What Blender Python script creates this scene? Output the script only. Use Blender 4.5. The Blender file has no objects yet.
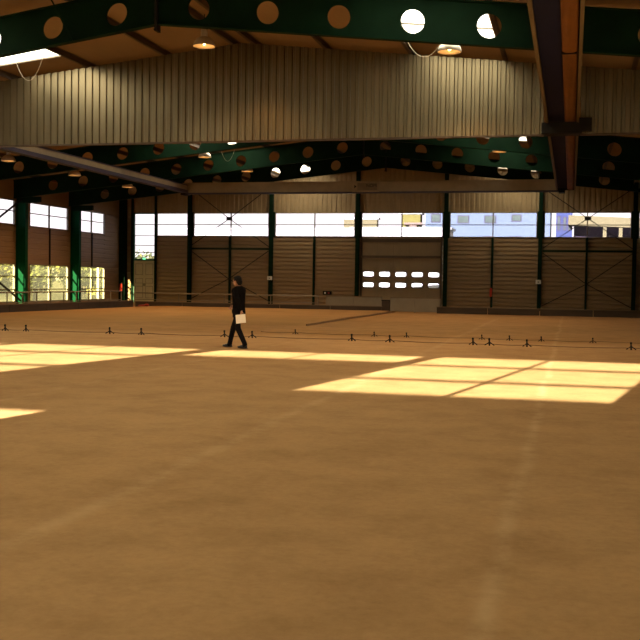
import bpy, bmesh, math, random
from mathutils import Vector, Matrix
R = math.radians
random.seed(7)
COL = bpy.context.scene.collection
EYE = 1.7

# ------------------------------------------------------------------ materials
def mat(name, build):
    m = bpy.data.materials.new(name); m.use_nodes = True
    nt = m.node_tree; nt.nodes.clear()
    out = nt.nodes.new('ShaderNodeOutputMaterial')
    sh = build(nt)
    nt.links.new(sh, out.inputs['Surface'])
    return m
def N(nt, t, **kw):
    n = nt.nodes.new(t)
    for k, v in kw.items(): setattr(n, k, v)
    return n
def setin(n, **kw):
    for k, v in kw.items(): n.inputs[k.replace('_', ' ')].default_value = v
def noise(nt, scale, detail=4, rough=.6, vec=None, stretch=None):
    tc = N(nt, 'ShaderNodeTexCoord'); src = tc.outputs['Object']
    if stretch:
        mp = N(nt, 'ShaderNodeMapping'); mp.inputs['Scale'].default_value = stretch
        nt.links.new(src, mp.inputs['Vector']); src = mp.outputs['Vector']
    n = N(nt, 'ShaderNodeTexNoise'); setin(n, Scale=scale, Detail=detail, Roughness=rough)
    nt.links.new(src, n.inputs['Vector'])
    return n.outputs['Fac']
def ramp(nt, fac, stops):
    r = N(nt, 'ShaderNodeValToRGB')
    e = r.color_ramp.elements
    while len(e) < len(stops): e.new(.5)
    for i, (p, c) in enumerate(stops): e[i].position = p; e[i].color = (*c, 1)
    nt.links.new(fac, r.inputs['Fac'])
    return r.outputs['Color']
def paint(name, c, rough=.6, metal=0.0, var=.18, scale=1.5, stretch=None, bump=0.0, spec=.4):
    def b(nt):
        p = N(nt, 'ShaderNodeBsdfPrincipled')
        f = noise(nt, scale, 5, .65, stretch=stretch)
        lo = tuple(x * (1 - var) for x in c); hi = tuple(min(1, x * (1 + var)) for x in c)
        col = ramp(nt, f, [(.3, lo), (.7, hi)])
        nt.links.new(col, p.inputs['Base Color'])
        setin(p, Roughness=rough, Metallic=metal); p.inputs['Specular IOR Level'].default_value = spec
        if bump:
            bm = N(nt, 'ShaderNodeBump'); setin(bm, Strength=bump, Distance=.02)
            nt.links.new(noise(nt, scale * 12), bm.inputs['Height'])
            nt.links.new(bm.outputs['Normal'], p.inputs['Normal'])
        return p.outputs['BSDF']
    return mat(name, b)
M = {}
M['green'] = paint('green steel paint', (.0032, .014, .006), .7, var=.25, spec=.05)
M['colgreen'] = paint('green column paint', (.0015, .045, .019), .6, var=.15, spec=.04)
M['roof'] = paint('roof soffit board', (.26, .165, .08), .9, var=.12, scale=.8, stretch=(1, .25, 1))
M['purlin'] = paint('brown purlin steel', (.07, .042, .022), .6)
M['corr'] = paint('galvanised corrugated sheet', (.19, .155, .09), .33, metal=.75, var=.2, scale=.9, stretch=(1.2, 1, .25))
M['cassette'] = paint('beige wall cassette', (.26, .17, .085), .55, metal=.15, var=.12, scale=.6, stretch=(.4, .4, 3))
M['upper'] = paint('beige upper cladding', (.27, .19, .095), .55, metal=.15, var=.12)
M['girder'] = paint('beige girder paint', (.22, .16, .09), .5, var=.12, scale=2, spec=.2)
M['girder_dark'] = paint('dark purple flange paint', (.022, .012, .032), .7)
M['blue_sheen_plate'] = paint('plate painted with blue sky sheen', (.006, .007, .03), .7, var=.25, scale=1, spec=.08)  # bluish skylight reflection put into the plate colour
M['lip'] = paint('brown girder edge', (.11, .08, .045), .6, spec=.15)
M['orange_glow_plate'] = paint('plate painted with orange floor glow', (.12, .045, .010), .6, var=.3, scale=1.1, stretch=(3, .5, 1), spec=.1)  # warm bounce from the sunlit floor put into the plate colour
M['dark'] = paint('dark steel', (.010, .009, .008), .7, spec=.15)
M['kerb'] = paint('dark kerb board', (.04, .026, .016), .8, var=.25, scale=2, stretch=(.4, .4, 3))
M['plank'] = paint('sandy plank', (.24, .14, .06), .85)
M['capwood'] = paint('pale kerb cap', (.13, .095, .055), .7)
M['barrier'] = paint('grey barrier board', (.17, .15, .11), .6, var=.12)
M['rail'] = paint('grey rail steel', (.16, .13, .09), .5)
M['frame'] = paint('window frame grey', (.20, .18, .14), .5)
M['framegreen'] = paint('green window frame', (.02, .11, .06), .5)
M['door'] = paint('pale grey door paint', (.5, .44, .30), .5, var=.08)
M['doorleaf'] = paint('sectional door leaf', (.24, .175, .095), .5, metal=.1, var=.08)
M['rubber'] = paint('black rubber', (.02, .018, .015), .7)
M['red'] = paint('red lacquer', (.5, .03, .015), .35)
M['redcloth'] = paint('faded red cloth', (.2, .02, .01), .9)
M['white'] = paint('white plastic', (.7, .66, .58), .5, var=.05)
M['paper'] = paint('white paper', (.92, .88, .80), .7, var=.03)
M['suit'] = paint('black suit cloth', (.006, .005, .005), .95, var=.3, scale=20, spec=.04)
M['trouser'] = paint('charcoal trouser cloth', (.009, .008, .009), .95, var=.3, scale=20, spec=.04)
M['skin'] = paint('skin', (.36, .18, .11), .55, var=.08, scale=8)
M['hair'] = paint('black hair', (.008, .006, .005), .7, var=.3, scale=30, spec=.08)
M['shoe'] = paint('black shoe leather', (.012, .010, .009), .3)
M['lampshell'] = paint('spun aluminium shade', (.55, .5, .42), .35, metal=.6, var=.06)
M['cable'] = paint('pale cable sheath', (.55, .48, .36), .6, var=.05)
M['asphalt'] = paint('outdoor paving', (.13, .12, .055), .9, var=.25, scale=.3)
M['facade_white'] = paint('white render', (.35, .33, .27), .9, var=.04)
M['facade_blue'] = paint('blue facade paint', (.016, .022, .065), .8, var=.05, scale=.2)
M['facade_pale'] = paint('pale blue facade', (.062, .078, .092), .8, var=.03, scale=.2)
M['facade_cream'] = paint('cream render', (.10, .078, .03), .9, var=.04)
M['facade_yellow'] = paint('yellow render', (.10, .08, .012), .9, var=.05)
M['facade_shade'] = paint('mauve shade and surround', (.035, .022, .035), .9, var=.1)  # shade under the canopy put into the colour; also window surrounds
M['orange_sign'] = paint('orange sign board', (.08, .035, .006), .6)
M['winblind'] = paint('grey green glazing', (.05, .06, .045), .9, spec=.05)
M['trunk'] = paint('tree bark', (.06, .045, .03), .9)
M['leafA'] = paint('yellow green leaves', (.15, .14, .03), .8, var=.4, scale=1.2)
M['leafB'] = paint('olive leaves', (.09, .10, .03), .8, var=.4, scale=1.2)
M['frontwall'] = paint('near end wall cladding', (.36, .29, .19), .7)
def bfl(nt):
    p = N(nt, 'ShaderNodeBsdfPrincipled'); setin(p, Roughness=.95); p.inputs['Specular IOR Level'].default_value = .05
    tc = N(nt, 'ShaderNodeTexCoord'); sx = N(nt, 'ShaderNodeSeparateXYZ'); nt.links.new(tc.outputs['Object'], sx.inputs[0])
    big = noise(nt, .22, 6, .62); med = noise(nt, 1.3, 7, .7); fine = noise(nt, 14, 5, .75)
    def mixc(a, b, f, t='MIX'):
        m = N(nt, 'ShaderNodeMix', data_type='RGBA', blend_type=t)
        if isinstance(f, float): m.inputs[0].default_value = f
        else: nt.links.new(f, m.inputs[0])
        for i, v in ((6, a), (7, b)):
            if isinstance(v, tuple): m.inputs[i].default_value = (*v, 1)
            else: nt.links.new(v, m.inputs[i])
        return m.outputs[2]
    c = ramp(nt, big, [(.32, (.38, .225, .092)), (.5, (.42, .25, .105)), (.7, (.46, .28, .122))])
    c = mixc(c, ramp(nt, med, [(.3, (.74, .72, .70)), (.55, (1, 1, 1)), (.75, (1.1, 1.08, 1.05))]), .8, 'MULTIPLY')
    c = mixc(c, ramp(nt, fine, [(.3, (.84, .82, .80)), (.6, (1.05, 1.05, 1.05))]), .6, 'MULTIPLY')
    # pale dusty construction joints running along the hall
    for jx, w, s in ((-3.42, .16, .30), (-.39, .11, .42), (-7.5, .12, .22), (3.2, .12, .3)):
        wob = N(nt, 'ShaderNodeMath', operation='MULTIPLY_ADD'); nt.links.new(big, wob.inputs[0]); wob.inputs[1].default_value = .35; wob.inputs[2].default_value = -.175 - jx
        d = N(nt, 'ShaderNodeMath', operation='ADD'); nt.links.new(sx.outputs['X'], d.inputs[0]); nt.links.new(wob.outputs[0], d.inputs[1])
        a = N(nt, 'ShaderNodeMath', operation='ABSOLUTE'); nt.links.new(d.outputs[0], a.inputs[0])
        mr = N(nt, 'ShaderNodeMapRange', interpolation_type='SMOOTHSTEP'); nt.links.new(a.outputs[0], mr.inputs['Value'])
        setin(mr, From_Min=0, From_Max=w, To_Min=s, To_Max=0)
        mm = N(nt, 'ShaderNodeMath', operation='MULTIPLY'); nt.links.new(mr.outputs[0], mm.inputs[0])
        mr2 = N(nt, 'ShaderNodeMapRange'); nt.links.new(med, mr2.inputs['Value']); setin(mr2, From_Min=.35, From_Max=.62)
        nt.links.new(mr2.outputs[0], mm.inputs[1])
        c = mixc(c, (.60, .42, .22), mm.outputs[0])
    # the court beyond the cords is surfaced with a darker ochre sand
    ed = N(nt, 'ShaderNodeMath', operation='MULTIPLY_ADD'); nt.links.new(med, ed.inputs[0]); ed.inputs[1].default_value = .8; nt.links.new(sx.outputs['Y'], ed.inputs[2])
    mrc = N(nt, 'ShaderNodeMapRange', interpolation_type='SMOOTHSTEP'); nt.links.new(ed.outputs[0], mrc.inputs['Value']); setin(mrc, From_Min=28.4, From_Max=31.5)
    c = mixc(c, mixc(c, (.76, .70, .58), 1.0, 'MULTIPLY'), mrc.outputs[0])
    nt.links.new(c, p.inputs['Base Color'])
    b = N(nt, 'ShaderNodeBump'); setin(b, Strength=.25, Distance=.015); nt.links.new(fine, b.inputs['Height']); nt.links.new(b.outputs['Normal'], p.inputs['Normal'])
    return p.outputs['BSDF']
M['floor'] = mat('sandy dust floor', bfl)
M['sand'] = paint('packed sand bed', (.305, .172, .060), .95, var=.10, scale=.5, stretch=(1, 1, 1), bump=.2, spec=.03)
def bglass(nt):
    t = N(nt, 'ShaderNodeBsdfTransparent'); t.inputs[0].default_value = (.93, .95, .92, 1)
    g = N(nt, 'ShaderNodeBsdfGlossy'); g.inputs['Roughness'].default_value = .05
    m = N(nt, 'ShaderNodeMixShader'); m.inputs[0].default_value = .05
    nt.links.new(t.outputs[0], m.inputs[1]); nt.links.new(g.outputs[0], m.inputs[2])
    return m.outputs[0]
M['glass'] = mat('window glass', bglass)
def bhazy(nt):  # tint and translucency added to give these panes an olive, hazy glow
    t = N(nt, 'ShaderNodeBsdfTransparent'); t.inputs[0].default_value = (.68, .66, .50, 1)
    g = N(nt, 'ShaderNodeBsdfTranslucent'); g.inputs[0].default_value = (.5, .5, .4, 1)
    m = N(nt, 'ShaderNodeMixShader'); m.inputs[0].default_value = .08
    nt.links.new(t.outputs[0], m.inputs[1]); nt.links.new(g.outputs[0], m.inputs[2])
    return m.outputs[0]
M['glass_hazy'] = mat('hazy tinted glass', bhazy)
def bsky(nt):
    t = N(nt, 'ShaderNodeBsdfTransparent'); t.inputs[0].default_value = (.02, .02, .02, 1)
    g = N(nt, 'ShaderNodeBsdfTranslucent'); g.inputs[0].default_value = (.92, .90, .82, 1)
    m = N(nt, 'ShaderNodeMixShader'); m.inputs[0].default_value = 1.0
    nt.links.new(t.outputs[0], m.inputs[1]); nt.links.new(g.outputs[0], m.inputs[2])
    return m.outputs[0]
M['skylight'] = mat('translucent skylight sheet', bsky)
def bback(nt):  # tint added to dim the view and the light through these panes
    t = N(nt, 'ShaderNodeBsdfTransparent'); t.inputs[0].default_value = (.60, .62, .76, 1)
    g = N(nt, 'ShaderNodeBsdfGlossy'); g.inputs['Roughness'].default_value = .1
    m = N(nt, 'ShaderNodeMixShader'); m.inputs[0].default_value = .04
    nt.links.new(t.outputs[0], m.inputs[1]); nt.links.new(g.outputs[0], m.inputs[2])
    return m.outputs[0]
M['glass_back'] = mat('dimming window glass', bback)
def emis(name, c, s):
    def b(nt):
        e = N(nt, 'ShaderNodeEmission'); e.inputs[0].default_value = (*c, 1); e.inputs[1].default_value = s
        return e.outputs[0]
    return mat(name, b)
M['bulb'] = emis('sodium bulb', (1, .45, .12), 60)
M['exitgreen'] = emis('green exit light', (.2, 1, .4), 1.5)

# ------------------------------------------------------------------ mesh helpers
class MB:
    def __init__(s): s.v = []; s.f = []
    def face(s, pts):
        n = len(s.v); s.v += [tuple(p) for p in pts]; s.f.append(tuple(range(n, n + len(pts))))
    def add(s, vs, fs):
        n = len(s.v); s.v += [tuple(v) for v in vs]; s.f += [tuple(i + n for i in f) for f in fs]
    def box(s, x0, x1, y0, y1, z0, z1):
        s.add([(x0,y0,z0),(x1,y0,z0),(x1,y1,z0),(x0,y1,z0),(x0,y0,z1),(x1,y0,z1),(x1,y1,z1),(x0,y1,z1)],
              [(0,3,2,1),(4,5,6,7),(0,1,5,4),(1,2,6,5),(2,3,7,6),(3,0,4,7)]); return s
    def prism(s, poly, fn, a, b):
        # poly 2D, fn(u,v,w)->xyz, extruded w from a to b
        n = len(poly); vs = [fn(u, v, a) for u, v in poly] + [fn(u, v, b) for u, v in poly]
        fs = [tuple(range(n))[::-1], tuple(range(n, 2*n))] + [(i, (i+1) % n, n + (i+1) % n, n + i) for i in range(n)]
        s.add(vs, fs); return s
    def tube(s, pts, r, n=8, caps=True):
        pts = [Vector(p) for p in pts]; rings = []
        rr = r if isinstance(r, (list, tuple)) else [r] * len(pts)
        t0 = (pts[1] - pts[0]).normalized()
        up = Vector((0, 0, 1)) if abs(t0.z) < .9 else Vector((1, 0, 0))
        a = t0.cross(up).normalized()
        for i, p in enumerate(pts):
            t = (pts[min(i+1, len(pts)-1)] - pts[max(i-1, 0)]).normalized()
            a = (a - t * a.dot(t)).normalized(); b = t.cross(a)
            rings.append([p + (a * math.cos(2*math.pi*k/n) + b * math.sin(2*math.pi*k/n)) * rr[i] for k in range(n)])
        vs = [q for g in rings for q in g]; fs = []
        for i in range(len(pts) - 1):
            for k in range(n): fs.append((i*n+k, i*n+(k+1) % n, (i+1)*n+(k+1) % n, (i+1)*n+k))
        if caps: fs.append(tuple(range(n))[::-1]); fs.append(tuple(range(len(vs)-n, len(vs))))
        s.add(vs, fs); return s
    def lathe(s, prof, c=(0,0,0), n=24):
        vs = [(c[0]+r*math.cos(2*math.pi*k/n), c[1]+r*math.sin(2*math.pi*k/n), c[2]+z) for r, z in prof for k in range(n)]
        fs = [(i*n+k, i*n+(k+1) % n, (i+1)*n+(k+1) % n, (i+1)*n+k) for i in range(len(prof)-1) for k in range(n)]
        s.add(vs, fs); return s
    def sphere(s, c, r, nu=14, nv=10):
        if not isinstance(r, (tuple, list)): r = (r, r, r)
        prof = [(math.sin(math.pi*j/nv), math.cos(math.pi*j/nv)) for j in range(nv+1)]
        prof[0] = (.001, 1); prof[-1] = (.001, -1)
        vs = [(c[0]+r[0]*a*math.cos(2*math.pi*k/nu), c[1]+r[1]*a*math.sin(2*math.pi*k/nu), c[2]+r[2]*b) for a, b in prof for k in range(nu)]
        fs = [(i*nu+k, (i+1)*nu+k, (i+1)*nu+(k+1) % nu, i*nu+(k+1) % nu) for i in range(nv) for k in range(nu)]
        fs += [tuple(range(nu)), tuple(range(nv*nu, nv*nu+nu))[::-1]]
        s.add(vs, fs); return s
    def build(s, name, m, parent=None, smooth=False, bevel=0):
        me = bpy.data.meshes.new(name); me.from_pydata(s.v, [], s.f); me.update()
        bm = bmesh.new(); bm.from_mesh(me); bmesh.ops.recalc_face_normals(bm, faces=bm.faces); bm.to_mesh(me); bm.free()
        if smooth:
            for p in me.polygons: p.use_smooth = True
        me.materials.append(m)
        o = bpy.data.objects.new(name, me); COL.objects.link(o)
        if parent: o.parent = parent; o.matrix_parent_inverse = Matrix.Translation(-parent.location) if not parent.get('_rot') else Matrix()
        if bevel:
            b = o.modifiers.new('bevel', 'BEVEL'); b.width = bevel; b.segments = 2; b.limit_method = 'ANGLE'
        return o
# children built with world coordinates: parent_inverse cancels the parent's own location
def tag(o, label, cat, group=None):
    o['label'] = label; o['category'] = cat
    if group: o['group'] = group
    return o
def thing(name, label, cat, loc, group=None, local=False):
    o = bpy.data.objects.new(name, None); COL.objects.link(o); o.location = loc; o.empty_display_size = .2
    if local: o['_rot'] = 1
    return tag(o, label, cat, group)
def struct(o): o['kind'] = 'structure'; return o
def sempty(name, loc):
    o = bpy.data.objects.new(name, None); COL.objects.link(o); o.location = loc; return struct(o)
def copy_tree(o, parent=None):
    c = o.copy(); COL.objects.link(c)
    if parent: c.parent = parent
    for ch in list(o.children): copy_tree(ch, c)
    return c
def sq(x0, x1, y0, y1): return [(x0,y0),(x1,y0),(x1,y1),(x0,y1)]
def holed(mb, quad, hole, fn, a, b):
    """plate cell: quad = 4 corners, hole = N points (N%4==0) starting opposite corner 0; extruded a..b"""
    n = len(hole); q = n // 4; outer = []
    for c in range(4):
        p, r = quad[c], quad[(c+1) % 4]
        for i in range(q): outer.append((p[0]+(r[0]-p[0])*i/q, p[1]+(r[1]-p[1])*i/q))
    for w in (a, b):
        vs = [fn(u, v, w) for u, v in outer] + [fn(u, v, w) for u, v in hole]
        mb.add(vs, [(i, (i+1) % n, n+(i+1) % n, n+i) for i in range(n)])
    vs = [fn(u, v, a) for u, v in hole] + [fn(u, v, b) for u, v in hole]
    mb.add(vs, [(i, (i+1) % n, n+(i+1) % n, n+i) for i in range(n)])
def roundhole(cx, cy, hx, hy, r, n=24):
    pts = []
    for k in range(n):
        t = 2*math.pi*(k/n) + math.pi*1.25
        c, s = math.cos(t), math.sin(t)
        if r >= min(hx, hy) - 1e-6 and abs(hx-hy) < 1e-6: pts.append((cx+hx*c, cy+hy*s))
        else:
            e = 5; pts.append((cx+hx*math.copysign(abs(c)**(2/e), c), cy+hy*math.copysign(abs(s)**(2/e), s)))
    return pts

# ------------------------------------------------------------------ hall dimensions
XL, XR, YN, YB, RX = -31.2, 9.8, -8.4, 66.0, -10.7
SL = .107; Z0 = 9.72
def roofz(x, z0=Z0): return z0 - SL*abs(x-RX)
FR = [24.7, 31.6, 38.5, 45.4, 52.3, 59.2]

# floor
def grid_floor():
    mb = MB(); xs = [XL-.3, XR+.3]; mb.face([(XL-.3,YN-.3,0),(XR+.3,YN-.3,0),(XR+.3,YB+.3,0),(XL-.3,YB+.3,0)])
    mb.face([(XL-.3,YN-.3,-.2),(XR+.3,YN-.3,-.2),(XR+.3,YB+.3,-.2),(XL-.3,YB+.3,-.2)])
    return struct(mb.build('floor', M['floor']))
grid_floor()
og = MB(); og.face([(-400,-300,-.25),(400,-300,-.25),(400,500,-.25),(-400,500,-.25)])
struct(og.build('outdoor_ground', M['asphalt']))

# ceiling with skylight openings
SKX = (5.75, 8.4)
sky_y = []
y = YN
bays = [-9.8+6.9*k for k in range(12)]
for b in [q for q in bays[:-1] if not 50 < q < 55]: sky_y.append((b+2.0, b+5.95))
sky_y = [(max(a, YN+.5), b) for a, b in sky_y]
sky_y.append((YB-6.8+2, YB-6.8+5.0)) if sky_y[-1][1] > YB-.5 else None
ceil = MB(); T = .14
for sgn in (-1, 1):
    ex = (RX - XL + .3) if sgn < 0 else (XR + .3 - RX)
    segs = [(0, SKX[0]), (SKX[0], SKX[1]), (SKX[1], ex)]
    for i, (a, b) in enumerate(segs):
        strips = [(YN-.3, YB+.3)]
        if i == 1:
            strips = []; y0 = YN-.3
            for s0, s1 in sky_y:
                if s1 > YB: continue
                strips.append((y0, s0)); y0 = s1
            strips.append((y0, YB+.3))
        for s0, s1 in strips:
            xa, xb = RX+sgn*a, RX+sgn*b
            za, zb = Z0-SL*a, Z0-SL*b
            ceil.add([(xa,s0,za),(xb,s0,zb),(xb,s1,zb),(xa,s1,za),(xa,s0,za+T),(xb,s0,zb+T),(xb,s1,zb+T),(xa,s1,za+T)],
                     [(0,3,2,1),(4,5,6,7),(0,1,5,4),(1,2,6,5),(2,3,7,6),(3,0,4,7)])
struct(ceil.build('ceiling', M['roof']))
ev = MB(); ev.add([(XL-1.9, YN-.3, roofz(XL-1.9)-.10), (XL-.3, YN-.3, roofz(XL-.3)-.02), (XL-.3, YB+.3, roofz(XL-.3)-.02), (XL-1.9, YB+.3, roofz(XL-1.9)-.10),
    (XL-1.9, YN-.3, roofz(XL-1.9)+.1), (XL-.3, YN-.3, roofz(XL-.3)+.1), (XL-.3, YB+.3, roofz(XL-.3)+.1), (XL-1.9, YB+.3, roofz(XL-1.9)+.1)], [(0,3,2,1),(4,5,6,7),(0,1,5,4),(1,2,6,5),(2,3,7,6),(3,0,4,7)])
ev.box(XL-2.05, XL-1.9, YN-.3, YB+.3, roofz(XL-1.9)-.25, roofz(XL-1.9)+.12)
struct(ev.build('added_eave', M['purlin']))  # unseen eave, added to keep sun out of the upper left windows
k = 0
for s0, s1 in sky_y:
    if s1 > YB: continue
    for sgn in (-1, 1):
        k += 1
        e = sempty('window_%d' % (40+k), (RX+sgn*(SKX[0]+SKX[1])/2, (s0+s1)/2, roofz(RX+SKX[0])))
        xa, xb = RX+sgn*SKX[0], RX+sgn*SKX[1]; za, zb = Z0-SL*SKX[0]+.05, Z0-SL*SKX[1]+.05
        m = MB()
        # ribbed translucent sheet
        nrib = 14
        for i in range(nrib):
            u0, u1 = i/nrib, (i+1)/nrib; h0, h1 = (.02 if i % 2 else 0), (0 if i % 2 else .02)
            p = [(xa+(xb-xa)*u0, za+(zb-za)*u0+h0), (xa+(xb-xa)*u1, za+(zb-za)*u1+h1)]
            m.face([(p[0][0], s0, p[0][1]), (p[1][0], s0, p[1][1]), (p[1][0], s1, p[1][1]), (p[0][0], s1, p[0][1])])
        m.build('skylight_pane', M['skylight'], e)
        fr = MB()
        for yy in (s0, s0+(s1-s0)/2-.02, s1-.05):
            fr.add([(xa,yy,za-.05),(xb,yy,zb-.05),(xb,yy+.05,zb-.05),(xa,yy+.05,za-.05),(xa,yy,za),(xb,yy,zb),(xb,yy+.05,zb),(xa,yy+.05,za)],
                   [(0,3,2,1),(4,5,6,7),(0,1,5,4),(1,2,6,5),(2,3,7,6),(3,0,4,7)])
        fr.build('skylight_frame', M['frame'], e)

# ------------------------------------------------------------------ windows
def window(n, plane, c, a0, a1, z0, z1, cols, rows, green=False, hazy=False, bar=.05, midbars=None, fw=.07, recess=0):
    """plane 'Y' (wall across the hall at y=c) or 'X' (side wall at x=c)"""
    loc = ((a0+a1)/2, c, z0) if plane == 'Y' else (c, (a0+a1)/2, z0)
    e = sempty('window_%d' % n, loc)
    def bx(mb, u0, u1, w0, w1, t):
        if plane == 'Y': mb.box(u0, u1, c-t, c+t, w0, w1)
        else: mb.box(c-t, c+t, u0, u1, w0, w1)
    f = MB()
    bx(f, a0, a1, z0, z0+fw, .06); bx(f, a0, a1, z1-fw, z1, .06); bx(f, a0, a0+fw, z0, z1, .06); bx(f, a1-fw, a1, z0, z1, .06)
    f.build('window_frame', M['framegreen' if green else 'frame'], e)
    for i in range(1, cols):
        u = a0+(a1-a0)*i/cols; g = MB(); bx(g, u-bar/2-.01, u+bar/2+.01, z0+fw, z1-fw, .05); g.build('mullion', M['frame'], e)
    rs = midbars if midbars else [z0+(z1-z0)*i/rows for i in range(1, rows)]
    for w in rs:
        g = MB(); bx(g, a0+fw, a1-fw, w-bar/2, w+bar/2, .04); g.build('transom', M['frame'], e)
    g = MB(); bx(g, a0+fw*.5, a1-fw*.5, z0+fw*.5, z1-fw*.5, .006)
    g.build('pane', M['glass_hazy' if hazy else ('glass_back' if c > 0 or plane == 'X' else 'glass')], e)
    return e

# ------------------------------------------------------------------ walls
def ribs_Y(mb, x0, x1, z0, z1, y, per=.275, d=.075, back=.12):
    """horizontally ribbed cassette wall facing -Y"""
    z = z0; prof = [(0, z0)]
    n = max(1, round((z1-z0)/per)); p = (z1-z0)/n
    for i in range(n):
        zz = z0+i*p
        prof += [(0, zz+p*.62), (d, zz+p*.72), (d, zz+p*.90), (0, zz+p)]
    poly = [(v, w) for v, w in prof] + [(back, z1), (back, z0)]
    mb.prism([(a, b) for a, b in poly], lambda u, v, w: (w, y+u, v), x0, x1)
def corr_Y(mb, x0, x1, y, ztop, z0, per=.27, d=.045, t=.02):
    """vertical trapezoidal sheet facing -Y, top follows ztop(x)"""
    n = max(1, round((x1-x0)/per)); p = (x1-x0)/n; pts = []
    for i in range(n):
        x = x0+i*p
        pts += [(x, 0), (x+p*.5, 0), (x+p*.6, d), (x+p*.9, d)]
    pts.append((x1, 0))
    for i in range(len(pts)-1):
        (xa, da), (xb, db) = pts[i], pts[i+1]
        mb.face([(xa, y+da, z0), (xb, y+db, z0), (xb, y+db, ztop(xb)), (xa, y+da, ztop(xa))])
    # solid core behind
    N_ = 8
    for i in range(N_):
        xa, xb = x0+(x1-x0)*i/N_, x0+(x1-x0)*(i+1)/N_
        if xa < RX < xb: cuts = [(xa, RX), (RX, xb)]
        else: cuts = [(xa, xb)]
        for a, b in cuts:
            mb.add([(a,y+d+.005,z0),(b,y+d+.005,z0),(b,y+d+.08,z0),(a,y+d+.08,z0),(a,y+d+.005,ztop(a)),(b,y+d+.005,ztop(b)),(b,y+d+.08,ztop(b)),(a,y+d+.08,ztop(a))],
                   [(0,3,2,1),(4,5,6,7),(0,1,5,4),(1,2,6,5),(2,3,7,6),(3,0,4,7)])
WS, WT = 4.70, 6.33
colsX = [-25.95, -20.0, -13.95, -8.03, -1.97, 3.83]
bayX = [(-28.5, -26.15)] + [(colsX[i]+.22, colsX[i+1]-.22) for i in range(5)] + [(4.05, 9.5)]
wb = MB()
# solid cladding below the sill
ribs_Y(wb, XL, -30.25, 0, WT, YB); ribs_Y(wb, -28.6, -13.75, 0, WS, YB)
ribs_Y(wb, -8.25, XR, 0, WS, YB)
wb.box(-28.6, -28.5, YB, YB+.1, WS, WT)
for a in colsX: wb.box(a-.22, a+.22, YB, YB+.1, WS, WT)
wb.box(9.5, XR, YB, YB+.1, WS, WT)
o = struct(wb.build('wall_back', M['cassette']))
wu = MB(); corr_Y(wu, XL, RX, YB-.01, lambda x: roofz(x), WT, per=.33, d=.03); corr_Y(wu, RX, XR, YB-.01, lambda x: roofz(x), WT, per=.33, d=.03)
struct(wu.build('wall_back_upper', M['upper']))
nwin = 0
for (a, b) in bayX:
    nwin += 1
    wide = b-a > 3
    window(nwin, 'Y', YB+.03, a, b, WS, WT, 2 if wide else 1, 2, fw=.05)
# glazed strip above the personnel door
window(8, 'Y', YB+.03, -30.25, -28.6, 3.02, WT, 1, 5, green=True, midbars=[3.55, 4.05, 4.72, 5.52], fw=.07)
# personnel door
d1 = sempty('door_1', (-29.42, YB, 0))
for i, (a, b) in enumerate(((-30.2, -29.425), (-29.425, -28.65))):
    lf = MB().box(a, b, YB-.02, YB+.04, .02, 2.95).build('door_leaf', M['door'], d1)
    pn = MB()
    for z0, z1 in ((.3, 1.15), (1.35, 1.7), (1.95, 2.75)):
        for (x0, x1, w0, w1) in ((a+.1, b-.1, z0, z0+.03), (a+.1, b-.1, z1-.03, z1), (a+.1, a+.13, z0, z1), (b-.13, b-.1, z0, z1)): pn.box(x0, x1, YB-.035, YB-.02, w0, w1)
    pn.build('panel_moulding', M['frame'], lf)
    hx = b-.09 if i == 0 else a+.05
    MB().box(hx, hx+.04, YB-.08, YB-.02, 1.15, 1.35).build('door_handle', M['dark'], lf)
df = MB(); df.box(-30.27, -30.2, YB-.05, YB+.06, 0, 3.02); df.box(-28.65, -28.58, YB-.05, YB+.06, 0, 3.02); df.box(-30.27, -28.58, YB-.05, YB+.06, 2.95, 3.04)
df.build('door_frame', M['framegreen'], d1)
MB().box(-29.52, -29.32, YB-.1, YB-.04, 3.04, 3.16).build('exit_light', M['exitgreen'], d1)
# sectional roller door with two rows of little windows
d2 = sempty('door_2', (-11, YB, 0))
D0, D1 = -13.75, -8.25
leaf = MB(); fn = lambda u, v, w: (u, w, v)
ncol = 5; cw = (D1-D0)/ncol
wz = [1.50, 2.22]
panez = MB(); panes = []
for z0, z1 in ((0, 1.14), (2.58, 3.15), (3.15, 3.75), (3.75, 4.30), (4.30, WS)):
    n = max(1, round((z1-z0)/.28))
    for i in range(n):
        a, b = z0+(z1-z0)*i/n, z0+(z1-z0)*(i+1)/n
        leaf.box(D0, D1, YB+.0, YB+.05, a, b-.02); leaf.box(D0, D1, YB+.015, YB+.045, b-.02, b)
for w in wz:
    for c in range(ncol):
        x0, x1 = D0+c*cw, D0+(c+1)*cw; cx = (x0+x1)/2
        holed(leaf, sq(x0, x1, w-.36, w+.36), roundhole(cx, w, .36, .155, .1), fn, YB, YB+.05)
lf = leaf.build('door_leaf', M['doorleaf'], d2)
for w in wz:
    for c in range(ncol):
        cx = D0+(c+.5)*cw; g = MB(); oh = roundhole(cx, w, .40, .195, .1); ih = roundhole(cx, w, .355, .15, .1)
        n = len(oh)
        for yy in (YB-.02, YB+.0):
            g.add([fn(u, v, yy) for u, v in oh+ih], [(i, (i+1) % n, n+(i+1) % n, n+i) for i in range(n)])
        for hh in (oh, ih): g.add([fn(u, v, YB-.02) for u, v in hh]+[fn(u, v, YB) for u, v in hh], [(i, (i+1) % n, n+(i+1) % n, n+i) for i in range(n)])
        gasket = g.build('window_gasket', M['rubber'], lf)
        MB().prism(ih, fn, YB+.02, YB+.03).build('pane', M['glass_back'], lf)
for c in range(1, ncol):
    MB().box(D0+c*cw-.03, D0+c*cw+.03, YB-.03, YB, .05, 4.35).build('stiffener', M['doorleaf'], d2)
for x in (D0, D1-.12): MB().box(x, x+.12, YB-.1, YB-.01, 0, WS).build('door_track', M['purlin'], d2)
MB().box(D0, D1, YB-.14, YB-.02, 3.30, 3.46).build('wind_bar', M['purlin'], d2)
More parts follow.
